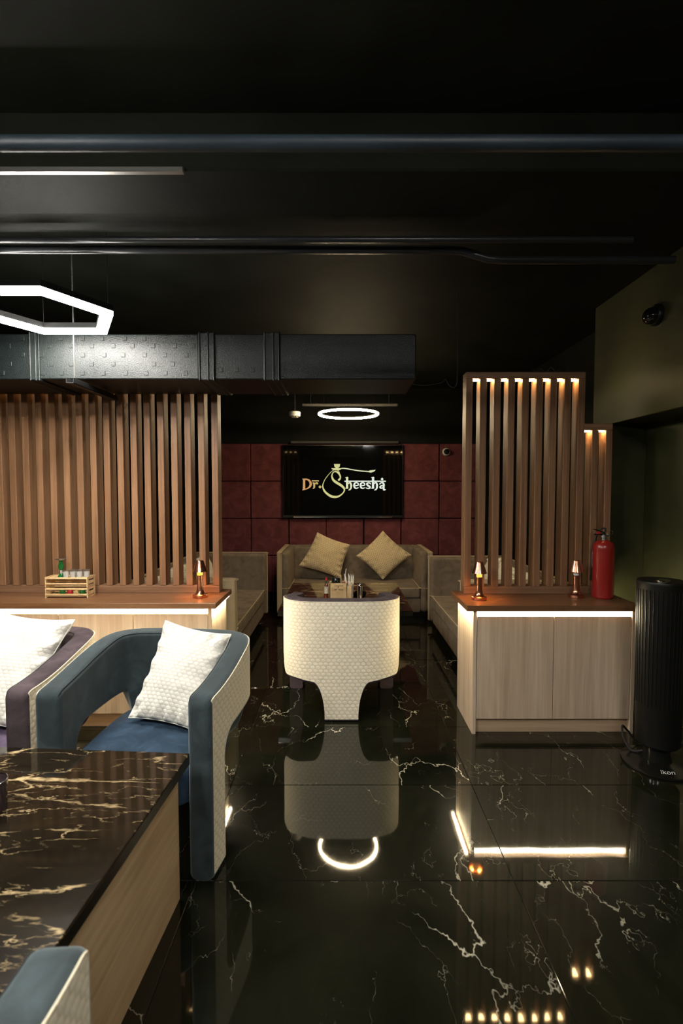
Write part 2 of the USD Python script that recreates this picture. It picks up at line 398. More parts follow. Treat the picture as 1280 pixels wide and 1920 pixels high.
# ------------------------------------------------------------------ ceiling services
# rectangular duct that hides the top of the left slat screen
d = thing('air_duct', 'black wrapped rectangular air duct with taped joints above the long slat screen', 'air duct', (0, 0, 0))
seg = [-3.24, -1.72, -0.80, -0.43, 0.42]
DY0, DY1, DZ0, DZ1 = 2.80, 3.235, 2.10, 2.352
for a, b in zip(seg[:-1], seg[1:]):
    obj('duct_section', rbox(a + 0.001, b - 0.001, DY0, DY1, DZ0, DZ1, 0.008, 8), M_duct, d)
for x in (-1.72, -0.755, -0.39):
    w = 0.048 if x > -1 else 0.03
    f = cat(cbox(x - w, x + w, DY0 - 0.006, DY1 + 0.004, DZ0 - 0.006, DZ1 + 0.006, 0.004),
            *[cbox(x + k * w, x + k * w + 0.008, DY0 - 0.012, DY1, DZ0 - 0.010, DZ1 + 0.01, 0.003) for k in (-0.9, 0.1, 0.75)])
    obj('flange', f, M_duct, d)
pins = []
for row, z in enumerate((2.135, 2.185, 2.235, 2.285, 2.325)):
    for k in range(16):
        x = -2.6 + 0.115 * k + (0.05 if row % 2 else 0) + r3.uniform(-0.008, 0.008)
        if x < -0.83 and r3.random() < 0.9:
            pins.append(cbox(x - 0.011, x + 0.011, DY0 - 0.003, DY0 + 0.001, z - 0.012, z + 0.012, 0.001))
for k in range(3):
    pins.append(cbox(-0.69 + 0.09 * k, -0.668 + 0.09 * k, DY0 - 0.003, DY0 + 0.001, 2.14, 2.164, 0.001))
p = obj('pin_plates', cat(*pins), M_duct, d)
tag(p, kind='stuff')

def xline(x0, x1, y, z, n=30, bend=None):
    xs = np.linspace(x0, x1, n)
    P = np.stack([xs, np.full(n, y), np.full(n, z)], 1)
    if bend:
        P[:, 2] -= bend[2] * sstep(xs, bend[0], bend[1])
    return P
single('ceiling_pipe', tube(xline(XL + 0.01, XR - 0.28, 1.33, 2.385), 0.019, 40), M_pipe_sheen, 'round pipe with a bluish sheen in its colour, crossing the ceiling nearest the viewer', 'pipe')
b_ = thing('ceiling_trunking', 'wide flat black trunking box across the ceiling behind the round duct', 'trunking', (0, 0, 0))
obj('body', cbox(XL + 0.01, XR - 0.28, 1.78, 2.20, 2.60, CEIL - 0.001, 0.006), M_ceil, b_)
obj('edge_strip', cbox(XL + 0.01, -0.55, 1.765, 1.79, 2.588, 2.606, 0.004), M_greymetal, b_)
for k, (y, z, r, lab, bend) in enumerate(((2.17, 2.555, 0.014, 'thin black conduit, first of the pair under the trunking', None),
                                    (2.27, 2.56, 0.018, 'black conduit that steps down in a bend at its right end', (0.50, 0.70, 0.045)))):
    single('conduit', tube(xline(XL + 0.01, 1.25 + 0.25 * k, y, z, 80, bend), r, 14), M_pipe, lab, 'conduit')
st = thing('strut_rail', 'black steel strut hung on a thin rod under the duct', 'strut rail', (-1.455, 2.665, 2.05))
obj('channel', cat(cbox(-0.021, 0.021, 0, 0.52, 0, 0.004, 0.001), cbox(-0.021, -0.017, 0, 0.52, 0, 0.03, 0.001), cbox(0.017, 0.021, 0, 0.52, 0, 0.03, 0.001)), M_blackmetal, st)
obj('hanger_rod', tube([(0, 0.05, 0.0), (0, 0.05, 0.4), (0, 0.05, CEIL - 2.051)], 0.004, 8), M_darkgrey, st)
obj('hanger_nut', cyl(0.011, 0.002, 0.014, 6, (0, 0.05)), M_greymetal, st)

# hexagonal pendant lamps
def hex_lamp(label, c, z, side=0.335, w=0.052):
    t = thing('hexagon_pendant', label, 'pendant lamp', (c[0], c[1], z), 0, 'hexagonal tube lamps')
    V = [(side * math.cos(math.radians(60 * k)), side * math.sin(math.radians(60 * k))) for k in range(6)]
    for k in range(6):
        a, b = np.array(V[k]), np.array(V[(k + 1) % 6])
        q = 1 - w / (side * math.cos(PI / 6))
        pts = [(*p, zz) for p in (a, b, b * q, a * q) for zz in (0.0, 0.018)]
        obj('light_tube', tri(manifold3d.Manifold.hull_points(np.array(pts))), M_hexglow, t, smooth=False)
        pts = [(*p, zz) for p in (a, b, b * q, a * q) for zz in (0.0182, 0.046)]
        obj('tube_housing', tri(manifold3d.Manifold.hull_points(np.array(pts))), M_blackmetal, t, smooth=False)
    for k in (0, 2, 4):
        p = np.array(V[k]) * 0.93
        obj('hanging_wire', tube([(p[0], p[1], 0.045), (p[0], p[1], 0.3), (p[0], p[1], CEIL - z - 0.001)], 0.0012, 6), M_blackmetal, t)
    return t
hex_lamp('glowing white hexagon lamp hanging in front of the duct at upper left', (-1.415, 2.37), 2.305)
unseen_hexB = hex_lamp('unseen white hexagon lamp above the near marble table, placed to light the table and chairs', (-1.15, 0.55), 2.33)  # out of view, placed to light the near table and chairs
unseen_hexC = hex_lamp('unseen white hexagon lamp behind the viewer, placed to light the chair back and right-hand cabinet', (0.55, -0.9), 2.735)  # out of view, lights the chair back and right cabinet from the front

rl = thing('ring_pendant', 'glowing warm ring lamp hanging in front of the television', 'pendant lamp', (0.07, 5.0, 2.24))
a_ = np.linspace(0, 2 * PI, 73)[:-1]
obj('light_ring', tube(np.stack([0.296 * np.cos(a_), 0.296 * np.sin(a_), 0 * a_], 1), 0.0125, 12, True), M_ringglow, rl)
obj('ring_housing', tube(np.stack([0.296 * np.cos(a_), 0.296 * np.sin(a_), 0 * a_ + 0.016], 1), 0.010, 8, True), M_blackmetal, rl)
for k in range(3):
    x, y = 0.296 * math.cos(k * 2.094 + 0.5), 0.296 * math.sin(k * 2.094 + 0.5)
    obj('hanging_wire', tube([(x, y, 0.02), (x, y, 0.3), (x, y, CEIL - 2.241)], 0.0012, 6), M_blackmetal, rl)
sb = thing('ceiling_strut', 'slim grey metal strut on two rods just above the ring lamp', 'strut rail', (0.09, 5.33, 2.375))
obj('channel', cbox(-0.51, 0.51, -0.02, 0.02, 0, 0.024, 0.002), M_darkgrey, sb)
for x in (-0.42, 0.42):
    obj('hanger_rod', tube([(x, 0, 0.02), (x, 0, 0.2), (x, 0, CEIL - 2.376)], 0.004, 6), M_blackmetal, sb)
sd = thing('smoke_detector', 'round white smoke detector left of the ring lamp', 'smoke detector', (-0.49, 5.2, 2.235))
obj('body', lathe([(0, 0), (0.035, 0), (0.040, 0.006), (0.058, 0.014), (0.06, 0.03), (0.06, 0.055), (0.052, 0.062), (0, 0.062)], 32), M_white, sd)
obj('vents', cat(*[cbox(0.042 * math.cos(t) - 0.006, 0.042 * math.cos(t) + 0.006, 0.042 * math.sin(t) - 0.006, 0.042 * math.sin(t) + 0.006, 0.003, 0.012, 0.001) for t in np.linspace(0, 2 * PI, 11)[:-1]]), M_black, sd)
obj('drop_rod', tube([(0, 0, 0.06), (0, 0, 0.3), (0, 0, CEIL - 2.236)], 0.008, 8), M_blackmetal, sd)

wc = thing('wall_camera', 'small round white wall camera on the back wall right of the television', 'security camera', (1.36, YB - 0.108, 1.97))
obj('mount', moved(lathe([(0, 0), (0.05, 0), (0.05, 0.03), (0.042, 0.045), (0, 0.045)], 28), (0, 0.056, 0), rx=90), M_white, wc)
obj('lens_ball', trimesh.creation.icosphere(3, 0.036).apply_translation((0, 0.002, 0)), M_dome, wc)
dc = thing('dome_camera', 'glossy dark dome camera high on the bulkhead at right', 'security camera', (1.85, 2.93, 2.50))
obj('mount', moved(lathe([(0, 0), (0.062, 0), (0.062, 0.02), (0.055, 0.03), (0, 0.03)], 28), (0, 0, 0), ry=-90), M_blackmetal, dc)
obj('dome', trimesh.creation.icosphere(3, 0.05).apply_translation((-0.035, 0, -0.005)), M_dome, dc)

# ------------------------------------------------------------------ right counter unit
def cabinet(label, x0, x1, doors, yf, yb, zt=0.755):
    t = thing('cabinet', label, 'cabinet', (x0, yf, 0))
    W, D = x1 - x0, yb - yf
    obj('side_panel', cbox(0, 0.022, 0, D, 0, zt, 0.0015), M_cab, t)
    obj('side_panel', cbox(W - 0.022, W, 0, D, 0, zt, 0.0015), M_cab, t)
    obj('carcass', box(0.0225, W - 0.0225, 0.045, D, 0.10, zt - 0.002), M_carc, t)
    obj('plinth', cbox(0.0225, W - 0.0225, 0.030, 0.046, 0, 0.088, 0.001), M_cabx, t)
    for a, b in doors:
        obj('door', cbox(a - x0 + 0.0015, b - x0 - 0.0015, 0.004, 0.024, 0.092, 0.718, 0.0015), M_cab, t)
    return t
RX0, RX1 = 0.790, 1.765
cabinet('pale oak two-door cabinet at right, between the aisle and the black tower heater', RX0, RX1, [(0.8135, 1.277), (1.277, 1.7415)], 2.918, 3.31)
single('countertop', cbox(0.747, 1.790, 2.898, 3.330, 0.755, 0.790, 0.002), M_counter, 'brown oak worktop on the right-hand cabinet, carrying the fire extinguisher', 'countertop')
ls = thing('light_strip', 'white light strip glowing under the right-hand worktop', 'light strip', (0, 0, 0))
obj('strip', box(RX0 + 0.024, RX1 - 0.024, 2.932, 2.940, 0.7205, 0.7525), M_strip, ls)
obj('strip', box(0.758, 0.772, 2.93, 3.30, 0.747, 0.7545), M_stripside, ls)
obj('strip', box(1.774, 1.784, 2.95, 3.32, 0.747, 0.7545), M_stripside, ls)

# ------------------------------------------------------------------ left counter unit
LX1, LX0 = -0.797, -3.10
ld = [(-3.10 + 0.022, -2.665), (-2.665, -2.203), (-2.203, -1.740), (-1.740, -1.280), (-1.280, -0.8205)]
cabinet('long pale oak cabinet with a row of doors behind the blue chair', LX0, LX1, ld, 2.988, 3.375)
single('countertop', cbox(-3.12, -0.764, 2.965, 3.395, 0.755, 0.790, 0.002), M_counter, 'long brown oak worktop on the left-hand cabinet, carrying the wooden tray', 'countertop')
ls = thing('light_strip', 'white light strip glowing under the long left-hand worktop', 'light strip', (0, 0, 0))
obj('strip', box(LX0 + 0.024, LX1 - 0.024, 3.002, 3.010, 0.7205, 0.7525), M_strip, ls)
obj('strip', box(-0.786, -0.772, 3.0, 3.36, 0.747, 0.7545), M_stripside, ls)

# ------------------------------------------------------------------ slat screens
def slat_screen(label, z0, zt, y0, dep, posts, rails, spots, m_spot):
    t = thing('slat_screen', label, 'slat screen', (0, y0, z0))
    for x, w, h in posts:
        obj('slat', cbox(x, x + w, 0, dep, 0.051, h - z0, 0.002), M_slat, t)
    for x0, x1, a, b in rails:
        obj('rail', cbox(x0, x1, 0, dep, a - z0, b - z0, 0.002), M_slatx, t)
    for x, z, w in spots:
        s = obj('spot_light', cbox(x - w / 2, x + w / 2, 0.020, 0.062, z - 0.007 - z0, z - 0.0005 - z0, 0.001), m_spot, t)
    return t
Y_S, DEP = 3.262, 0.092
posts = [(-0.857 - 0.0891 * k, 0.042, 2.20) for k in range(26)]
spots = [(-0.857 - 0.0891 * k - 0.0235, 2.20, 0.036) for k in range(25)]
slat_screen('long brown oak slat screen standing on the left-hand worktop under the duct', 0.790, 2.24, Y_S, DEP, posts,
            [(-3.12, -0.815, 0.790, 0.840), (-3.12, -0.815, 2.201, 2.245)], spots, M_spotdim)
Y_R = 3.232
pr = [(0.810 + 0.0914 * k, 0.0434, 2.20) for k in range(9)]
sp = [(0.810 + 0.0914 * k + 0.0434 + 0.024, 2.20, 0.040) for k in range(8)]
pr2 = [(1.6365, 0.0420, 1.868), (1.7270, 0.0420, 1.868)]
sp2 = [(1.6115, 1.868, 0.040), (1.7030, 1.868, 0.040)]
slat_screen('stepped brown oak slat screen with lit gaps standing on the right-hand worktop', 0.790, 2.24, Y_R, DEP, pr + pr2,
            [(0.810, 1.769, 0.790, 0.840), (0.810, 1.5846, 2.201, 2.243), (1.5850, 1.769, 1.869, 1.910)], sp + sp2, M_spot)
so = thing('spotlight', 'tiny lit spotlight on the outer edge of the stepped slat screen, facing the bulkhead', 'spotlight', (1.585, 3.27, 2.17))
obj('bracket', cbox(0.0, 0.004, -0.02, 0.02, -0.02, 0.03, 0.001), M_blackmetal, so)
obj('lens', cbox(0.0045, 0.008, -0.018, 0.018, -0.012, 0.026, 0.001), M_spotwall, so)
cw = thing('cable', 'loose thin coiled cable on top of the stepped slat screen', 'cable', (1.36, 3.27, 2.245))
tt = np.linspace(0, 1, 60)
obj('wire', tube(np.stack([0.28 * tt - 0.12, 0.02 * np.sin(9 * tt), 0.018 + 0.014 * np.sin(tt * 31)], 1), 0.003, 6), M_rubber, cw)

cq = thing('cable', 'loose cable end curling from the ceiling left of the stepped slat screen', 'cable', (0.70, 3.36, 2.19))
obj('wire', tube(spline([(-0.30, 0.05, 0.03), (-0.15, 0.03, 0.0), (-0.03, 0.0, 0.01), (0.0, 0.0, 0.035), (0.02, 0.0, 0.0), (0.05, 0.0, -0.02), (0.075, 0.0, 0.0), (0.08, 0.0, 0.10), (0.08, 0, CEIL - 2.191)], 6), 0.0035, 6), M_darkgrey, cq)

# ------------------------------------------------------------------ tub chairs
def chair_parts(W, low):
    B, F = 0.33, 0.33
    ys = np.linspace(-F, 0, 60)
    side = np.stack([-(W - 0.022 * (ys / F) ** 2), ys], 1)
    th = np.linspace(PI, 0, 400)[1:-1]
    e = 2 / 3.6
    back = np.stack([W * np.sign(np.cos(th)) * np.abs(np.cos(th)) ** e, B * np.abs(np.sin(th)) ** e], 1)
    path = np.vstack([side, back, side[::-1] * (-1, 1)])
    seglen = np.linalg.norm(np.diff(path, axis=0), axis=1)
    S = np.concatenate([[0], np.cumsum(seglen)])
    L = S[-1]
    fine = np.linspace(0, L, 3000)
    def zb(s):
        y = np.interp(s, S, path[:, 1])
        e_ = np.minimum(s, L - s)
        c = np.abs(s - L / 2)
        lo = 0.5 + (0.262 - 0.5) * sstep(y, *low) - 0.022 * sstep(c, 0.34, 0.14)
        z = lo.copy()
        arch = lo - 0.10 * (1 - np.sqrt(np.clip(1 - ((0.225 - e_) / 0.10) ** 2, 0, 1)))
        z = np.where(e_ < 0.225, arch, z)
        z = np.where(e_ < 0.125, 0, z)
        leg = lo * np.sqrt(np.clip(1 - ((0.185 - c) / 0.078) ** 2, 0, 1)) ** 1.0
        z = np.where(c < 0.185, leg, z)
        return np.where(c < 0.107, 0, z)
    zbf = zb(fine)
    key = np.concatenate([[0], np.cumsum(np.hypot(np.diff(fine), 0.5 * np.diff(zbf)))])
    ends = np.concatenate([0.03 * (1 - np.cos(np.linspace(0, PI / 2, 8)))])
    sc = np.interp(np.linspace(0, key[-1], 250), key, fine)
    sc = np.unique(np.concatenate([ends, sc[(sc > 0.03) & (sc < L - 0.03)], L - ends]))
    # smooth plan
    X = np.interp(sc, S, path[:, 0]); Y = np.interp(sc, S, path[:, 1])
    tan = np.stack([np.interp(sc + 0.004, S, path[:, 0]) - np.interp(sc - 0.004, S, path[:, 0]), np.interp(sc + 0.004, S, path[:, 1]) - np.interp(sc - 0.004, S, path[:, 1])], 1)
    tan /= np.linalg.norm(tan, axis=1, keepdims=True)
    nin = np.stack([tan[:, 1], -tan[:, 0]], 1)          # to the inside (path runs left, back, right)
    zt = 0.705 + 0.075 * sstep(Y, -0.33, 0.24)
    e_ = np.minimum(sc, L - sc)
    rr = 0.045
    zt = zt - np.where(e_ < rr, rr - np.sqrt(np.clip(rr ** 2 - (rr - e_) ** 2, 0, None)), 0)
    r0 = 0.024
    shr = np.where(e_ < r0, r0 - np.sqrt(np.clip(r0 ** 2 - (r0 - e_) ** 2, 0, None)), 0)
    zbt = zb(sc)
    T = 0.098
    NF = 9
    V, UV = [], []
    for i in range(len(sc)):
        t0, t1, b, t = shr[i], T - shr[i], zbt[i], zt[i]
        rc = min(0.022, (t1 - t0) * 0.45)
        rb = min(0.016, (t1 - t0) * 0.45)
        ring = []
        for z in np.linspace(b + rb, t - rc, NF):
            ring.append((t0, z))
        for a in np.linspace(0, PI / 2, 5)[1:]:
            ring.append((t0 + rc - rc * math.cos(a), t - rc + rc * math.sin(a)))
        for a in np.linspace(PI / 2, 0, 5):
            ring.append((t1 - rc + rc * math.cos(a), t - rc + rc * math.sin(a)))
        for z in np.linspace(t - rc, b + rb, NF)[1:]:
            ring.append((t1, z))
        for a in np.linspace(0, PI / 2, 4)[1:]:
            ring.append((t1 - rb + rb * math.cos(a), b + rb - rb * math.sin(a)))
        for a in np.linspace(PI / 2, 0, 4)[:-1]:
            ring.append((t0 + rb - rb * math.cos(a), b + rb - rb * math.sin(a)))
        for q, z in ring:
            V.append((X[i] + nin[i, 0] * q, Y[i] + nin[i, 1] * q, z))
            UV.append((sc[i] + 1, z + 1))
    R = len(ring)
    V, UV = np.array(V), np.array(UV)
    Fo, Fi = [], []
    for i in range(len(sc) - 1):
        for k in range(R):
            a, b = i * R + k, i * R + (k + 1) % R
            c, d_ = a + R, b + R
            if (k + 1) % R == 0:
                b, d_ = i * R, i * R + R
            tgt = Fo if k < NF and sc[i] >= 0.021 and sc[i + 1] <= L - 0.021 else Fi
            tgt += [(a, d_, b), (a, c, d_)]
    for k in range(1, R - 1):
        Fi.append((0, k, k + 1))
        o = (len(sc) - 1) * R
        Fi.append((o, o + k + 1, o + k))
    def sub(F_):
        F_ = np.array(F_)
        u, inv = np.unique(F_, return_inverse=True)
        return trimesh.Trimesh(V[u], inv.reshape(F_.shape), process=False), UV[u]
    outer, uvo = sub(Fo)
    inner, _ = sub(Fi)
    if trimesh.Trimesh(V, np.vstack([Fo, Fi]), process=False).volume < 0:
        outer.invert(); inner.invert()
    ok = np.where((sc >= 0.021) & (sc <= L - 0.021))[0]
    top = np.stack([X + nin[:, 0] * 0.003, Y + nin[:, 1] * 0.003, zt - 0.011], 1)[ok]
    down = lambda p: np.stack([np.full(12, p[0]), np.full(12, p[1]), np.linspace(p[2] - 0.012, 0.02, 12)], 1)
    pipe = tube(np.vstack([down(top[0])[::-1], top, down(top[-1])]), 0.0034, 6)
    seam = tube(np.stack([X + nin[:, 0] * (T - 0.006 - shr), Y + nin[:, 1] * (T - 0.006 - shr), zt - 0.0055], 1)[4:-4], 0.0017, 5)
    # seat cushion: stacked insets of the space inside the band
    inn = path + np.stack([np.gradient(path[:, 1]), -np.gradient(path[:, 0])], 1) / np.linalg.norm(np.stack([np.gradient(path[:, 0]), np.gradient(path[:, 1])], 1), axis=1, keepdims=True) * (T + 0.004)
    pl = Polygon(inn).buffer(0).intersection(shapely.box(-1, -0.315, 1, 0.226)).buffer(-0.09).buffer(0.09)
    N = 120
    def ringpoly(ins):
        p = pl.buffer(-ins)
        c = np.array((0, -0.03))
        out = []
        for a in np.linspace(0, 2 * PI, N, endpoint=False):
            hit = LineString([c, c + 2 * np.array([math.cos(a), math.sin(a)])]).intersection(p.exterior)
            hit = hit if hit.geom_type == 'Point' else list(hit.geoms)[-1]
            out.append((hit.x, hit.y))
        return np.array(out)
    lay = [(0.03, 0.262), (0.006, 0.270), (0.0, 0.285), (0.0, 0.375), (0.004, 0.395), (0.014, 0.411), (0.030, 0.421), (0.07, 0.429), (0.13, 0.434), (0.19, 0.436)]
    Vs = [np.column_stack([ringpoly(i), np.full(N, z)]) for i, z in lay]
    Vs = np.vstack([np.vstack(Vs), [[0, -0.03, 0.262]], [[0, -0.03, 0.437]]])
    Fs = []
    K = len(lay)
    for j in range(K - 1):
        for k in range(N):
            a, b = j * N + k, j * N + (k + 1) % N
            Fs += [(a, b, b + N), (a, b + N, a + N)]
    for k in range(N):
        Fs += [(K * N, (k + 1) % N, k), (K * N + 1, (K - 1) * N + k, (K - 1) * N + (k + 1) % N)]
    seat = trimesh.Trimesh(Vs, Fs, process=False)
    feet = [cyl(0.02, 0, 0.004, 12, (0, 0))]
    return outer, uvo, inner, pipe, seam, seat
def tub_chair(label, loc, rz, m_in, m_seat, group, W=0.370, low=(0.235, 0.325)):
    t = thing('tub_chair', label, 'armchair', loc, rz, group)
    outer, uvo, inner, pipe, seam, seat = chair_parts(W, low)
    obj('outer_shell', outer, M_cream, t, smooth=True, uv=uvo, label='cream honeycomb fabric outer shell')
    obj('inner_shell', inner, m_in, t, smooth=45)
    obj('piping', pipe, M_piping, t, smooth=True)
    obj('seam', seam, M_seam, t, smooth=True)
    obj('seat', seat, m_seat, t, smooth=40)
    return t
blue = tub_chair('blue velvet tub chair with a white cushion, beyond the near marble table', (-0.806, 2.148, 0), -5, M_blue, M_blueseat, 'tub chairs')
dup(blue, 'blue tub chair at bottom left corner whose arm tip alone shows', (-0.80, 0.52, 0), 180 - 3)
purp = tub_chair('mauve tub chair seen from its cream honeycomb back, in the middle of the aisle', (0.0, 3.405, 0), 180, M_purple, M_purple, 'tub chairs', 0.394, (0.06, 0.235))
tub_chair('mauve tub chair at left edge, beside the blue chair', (-1.565, 2.19, 0), 0, M_purple, M_seatpurple, 'tub chairs')

# ------------------------------------------------------------------ cushions (from their four corners: lower left, lower right, upper right, upper left)
def cushion(name, label, corners, m, thick=0.11, group=None, seed=0, flip=False, pinch=0.07):
    c = np.array(corners, float)
    o = c.mean(0)
    rv = ((c[1] - c[0]) + (c[2] - c[3])) / 2
    uvv = ((c[3] - c[0]) + (c[2] - c[1])) / 2
    nrm = np.cross(rv, uvv); nrm /= np.linalg.norm(nrm)
    w, h = np.linalg.norm(rv), np.linalg.norm(uvv)
    n = 41
    g = np.linspace(-1, 1, n)
    g = np.sign(g) * (1 - (1 - np.abs(g)) ** 1.35)
    U, Vv = np.meshgrid(g, g)
    pu = U * (1 - pinch * (1 - Vv ** 2))
    pv = Vv * (1 - pinch * (1 - U ** 2))
    prof = ((1 - U ** 2) * (1 - Vv ** 2)).clip(0) ** 0.42
    nz = meshkit.fbm(np.stack([U * 2.1 + seed * 3.1, Vv * 2.1 + 7, 0 * U + seed], -1), 3, seed) - 0.5
    # creases that run in from the seams
    edge = np.exp(-((1 - np.abs(U)) / 0.22) ** 2) + np.exp(-((1 - np.abs(Vv)) / 0.22) ** 2)
    cr = 0.010 * edge * np.sin(17 * (Vv * (np.abs(U) > np.abs(Vv)) + U * (np.abs(U) <= np.abs(Vv))) + 3 * nz) * (prof > 0.02)
    bil = lambda p, q: ((1 - p) * (1 - q) * 0.25)[..., None] * c[0] + ((1 + p) * (1 - q) * 0.25)[..., None] * c[1] + ((1 + p) * (1 + q) * 0.25)[..., None] * c[2] + ((1 - p) * (1 + q) * 0.25)[..., None] * c[3]
    base = bil(pu, pv)
    sag = (0.010 * np.sin(2.3 * U + seed) * np.cos(1.9 * Vv))[..., None] * nrm
    Vt, UVt, Ft = [], [], []
    for sgn in (1, -1):
        hgt = sgn * (thick / 2) * prof * (1 + 0.35 * nz) + sgn * cr * np.minimum(1, prof * 3)
        P = base + hgt[..., None] * nrm + sag - o
        off = len(Vt) * n * n
        Vt.append(P.reshape(-1, 3)); UVt.append(np.stack([U.ravel() * w / 2 + 1.0, Vv.ravel() * h / 2 + 1.0], 1))
        for i in range(n - 1):
            for j in range(n - 1):
                a, b, cc, dd = off + i * n + j, off + i * n + j + 1, off + (i + 1) * n + j + 1, off + (i + 1) * n + j
                Ft += [(a, b, cc), (a, cc, dd)] if sgn > 0 else [(a, cc, b), (a, dd, cc)]
    mesh = trimesh.Trimesh(np.vstack(Vt), Ft, process=False)
    t = thing(name, label, 'cushion', o, 0, group)
    obj('cover', mesh, m, t, smooth=True, uv=np.vstack(UVt))
    rim = np.concatenate([base[0, :], base[1:, -1], base[-1, -2::-1], base[-2:0:-1, 0]]) - o + np.concatenate([sag[0, :], sag[1:, -1], sag[-1, -2::-1], sag[-2:0:-1, 0]])
    obj('seam', tube(rim, 0.0028, 6, True), m, t, smooth=True, uv=np.tile([[1.0, 1.0]], (6 * len(rim), 1)))
    return t
cushion('cushion', 'white honeycomb cushion leaning upright on the blue tub chair', [(-0.955, 2.17, 0.455), (-0.615, 2.06, 0.445), (-0.518, 2.285, 0.80), (-0.852, 2.362, 0.845)], M_pillow, 0.12, None, 1)
cushion('cushion', 'white honeycomb cushion on the mauve chair at left edge', [(-1.80, 2.10, 0.455), (-1.40, 2.07, 0.455), (-1.28, 2.34, 0.855), (-1.66, 2.38, 0.88)], M_pillow, 0.13, None, 4)

# ------------------------------------------------------------------ marble tables
def table(label, loc, rz, w, l, ped, top=0.53):
    t = thing('marble_table', label, 'table', loc, rz)
    obj('tabletop', cbox(-w / 2, w / 2, -l / 2, l / 2, top - 0.006, top, 0.0015), M_table, t)
    obj('edge_band', cbox(-w / 2, w / 2, -l / 2, l / 2, top - 0.042, top - 0.0062, 0.0015), M_tabledge, t)
    obj('pedestal', cbox(*ped, 0.0, top - 0.0425, 0.002), M_tabwood, t)
    return t
TW, TL = 0.90, 0.86
rzt = -3.6
ca, sa = math.cos(math.radians(rzt)), math.sin(math.radians(rzt))
fx, fy = -0.548, 1.735
tcx = fx - (ca * TW / 2 - sa * TL / 2)
tcy = fy - (sa * TW / 2 + ca * TL / 2)
table('dark marble table with gold veins in the near left corner', (tcx, tcy, 0), rzt, TW, TL, (-TW / 2 + 0.035, TW / 2 - 0.035, -TL / 2 + 0.03, TL / 2 - 0.02))
table('dark marble table in front of the far sofa, behind the mauve chair', (0.03, 4.40, 0), 0, 1.06, 1.16, (-0.37, 0.31, -0.02, 0.40))
tm = thing('tumbler', 'smoked round glass tumbler at the left edge of the near marble table', 'glass', (-1.035, 1.42, 0.53))
obj('glass_body', lathe([(0, 0), (0.034, 0), (0.037, 0.004), (0.040, 0.088), (0.037, 0.088), (0.034, 0.010), (0, 0.009)], 40), M_dark_glass, tm)
obj('rim', tube(np.stack([0.0385 * np.cos(a_), 0.0385 * np.sin(a_), 0 * a_ + 0.089], 1), 0.002, 8, True), M_chrome, tm)

# ------------------------------------------------------------------ sofas (front faces local -y, seat width along x)
def sofa(label, loc, rz, W, D, arm=0.77, back=0.775, seat=0.365, cuts=1):
    t = thing('sofa', label, 'sofa', loc, rz)
    A = 0.135
    obj('plinth', box(-W / 2 + 0.05, W / 2 - 0.05, -D / 2 + 0.06, D / 2 - 0.05, 0.0, 0.078), M_black, t)
    obj('base', rbox(-W / 2 + A, W / 2 - A, -D / 2 + 0.012, D / 2 - 0.02, 0.075, 0.235, 0.012, 12), M_sofa, t)
    obj('backrest', rbox(-W / 2 + A - 0.02, W / 2 - A + 0.02, D / 2 - 0.20, D / 2 - 0.03, 0.2, back, 0.045), M_sofa, t)
    obj('back_panel', rbox(-W / 2, W / 2, D / 2 - 0.045, D / 2, 0.075, back - 0.01, 0.012, 12), M_sofatan, t)
    sw = (W - 2 * A) / cuts
    for k in range(cuts):
        a = -W / 2 + A + k * sw
        s = obj('seat_cushion', rbox(a + 0.004, a + sw - 0.004, -D / 2 - 0.004, D / 2 - 0.19, 0.240, seat, 0.028), M_sofa, t)
        ins = 0.010
        loop = [(a + 0.012, D / 2 - 0.21, seat - 0.006), (a + 0.012, -D / 2 + 0.03, seat - 0.006), (a + 0.03, -D / 2 + 0.006, seat - 0.008), (a + sw - 0.03, -D / 2 + 0.006, seat - 0.008), (a + sw - 0.012, -D / 2 + 0.03, seat - 0.006), (a + sw - 0.012, D / 2 - 0.21, seat - 0.006)]
        obj('piping', tube(spline(loop, 3), 0.0036, 6), M_sofapipe, s)
    for sgn in (-1, 1):
        x0, x1 = (-W / 2, -W / 2 + A) if sgn < 0 else (W / 2 - A, W / 2)
        xo0, xo1 = (x0, x0 + 0.055) if sgn < 0 else (x1 - 0.055, x1)
        xi0, xi1 = (x0 + 0.05, x1) if sgn < 0 else (x0, x1 - 0.05)
        ar = obj('armrest', rbox(xi0, xi1, -D / 2 - 0.012, D / 2 - 0.04, 0.080, arm, 0.035), M_sofa, t)
        obj('arm_panel', rbox(xo0, xo1, -D / 2 - 0.020, D / 2 - 0.02, 0.075, arm + 0.004, 0.014, 12), M_sofatan, ar, label='tan fabric outer arm panel')
        xe = xi0 + 0.008 if sgn < 0 else xi1 - 0.008
        xe = (xo1 + 0.002) if sgn < 0 else (xo0 - 0.002)
        pts = [(xe, D / 2 - 0.06, arm + 0.003), (xe, -D / 2 + 0.03, arm + 0.003), (xe, -D / 2 - 0.008, arm - 0.02), (xe, -D / 2 - 0.017, arm - 0.06), (xe, -D / 2 - 0.017, 0.12)]
        obj('piping', tube(spline(pts, 5), 0.004, 6), M_sofapipe, ar)
    return t
sofa('taupe velvet sofa against the back wall under the television, two gold cushions on it', (0.152, 5.975, 0), 0, 1.775, 0.82)
sofa('taupe velvet sofa along the left side of the aisle', (-1.268, 4.715, 0), 90, 1.73, 0.82)
sofa('taupe velvet sofa along the right side of the aisle', (1.36, 4.52, 0), -90, 1.50, 0.82)
cushion('cushion', 'gold honeycomb cushion tilted on the far sofa, left of the pair', [(-0.52, 6.03, 0.545), (-0.02, 5.98, 0.40), (0.10, 6.06, 0.80), (-0.30, 6.13, 0.945)], M_gold, 0.15, None, 2)
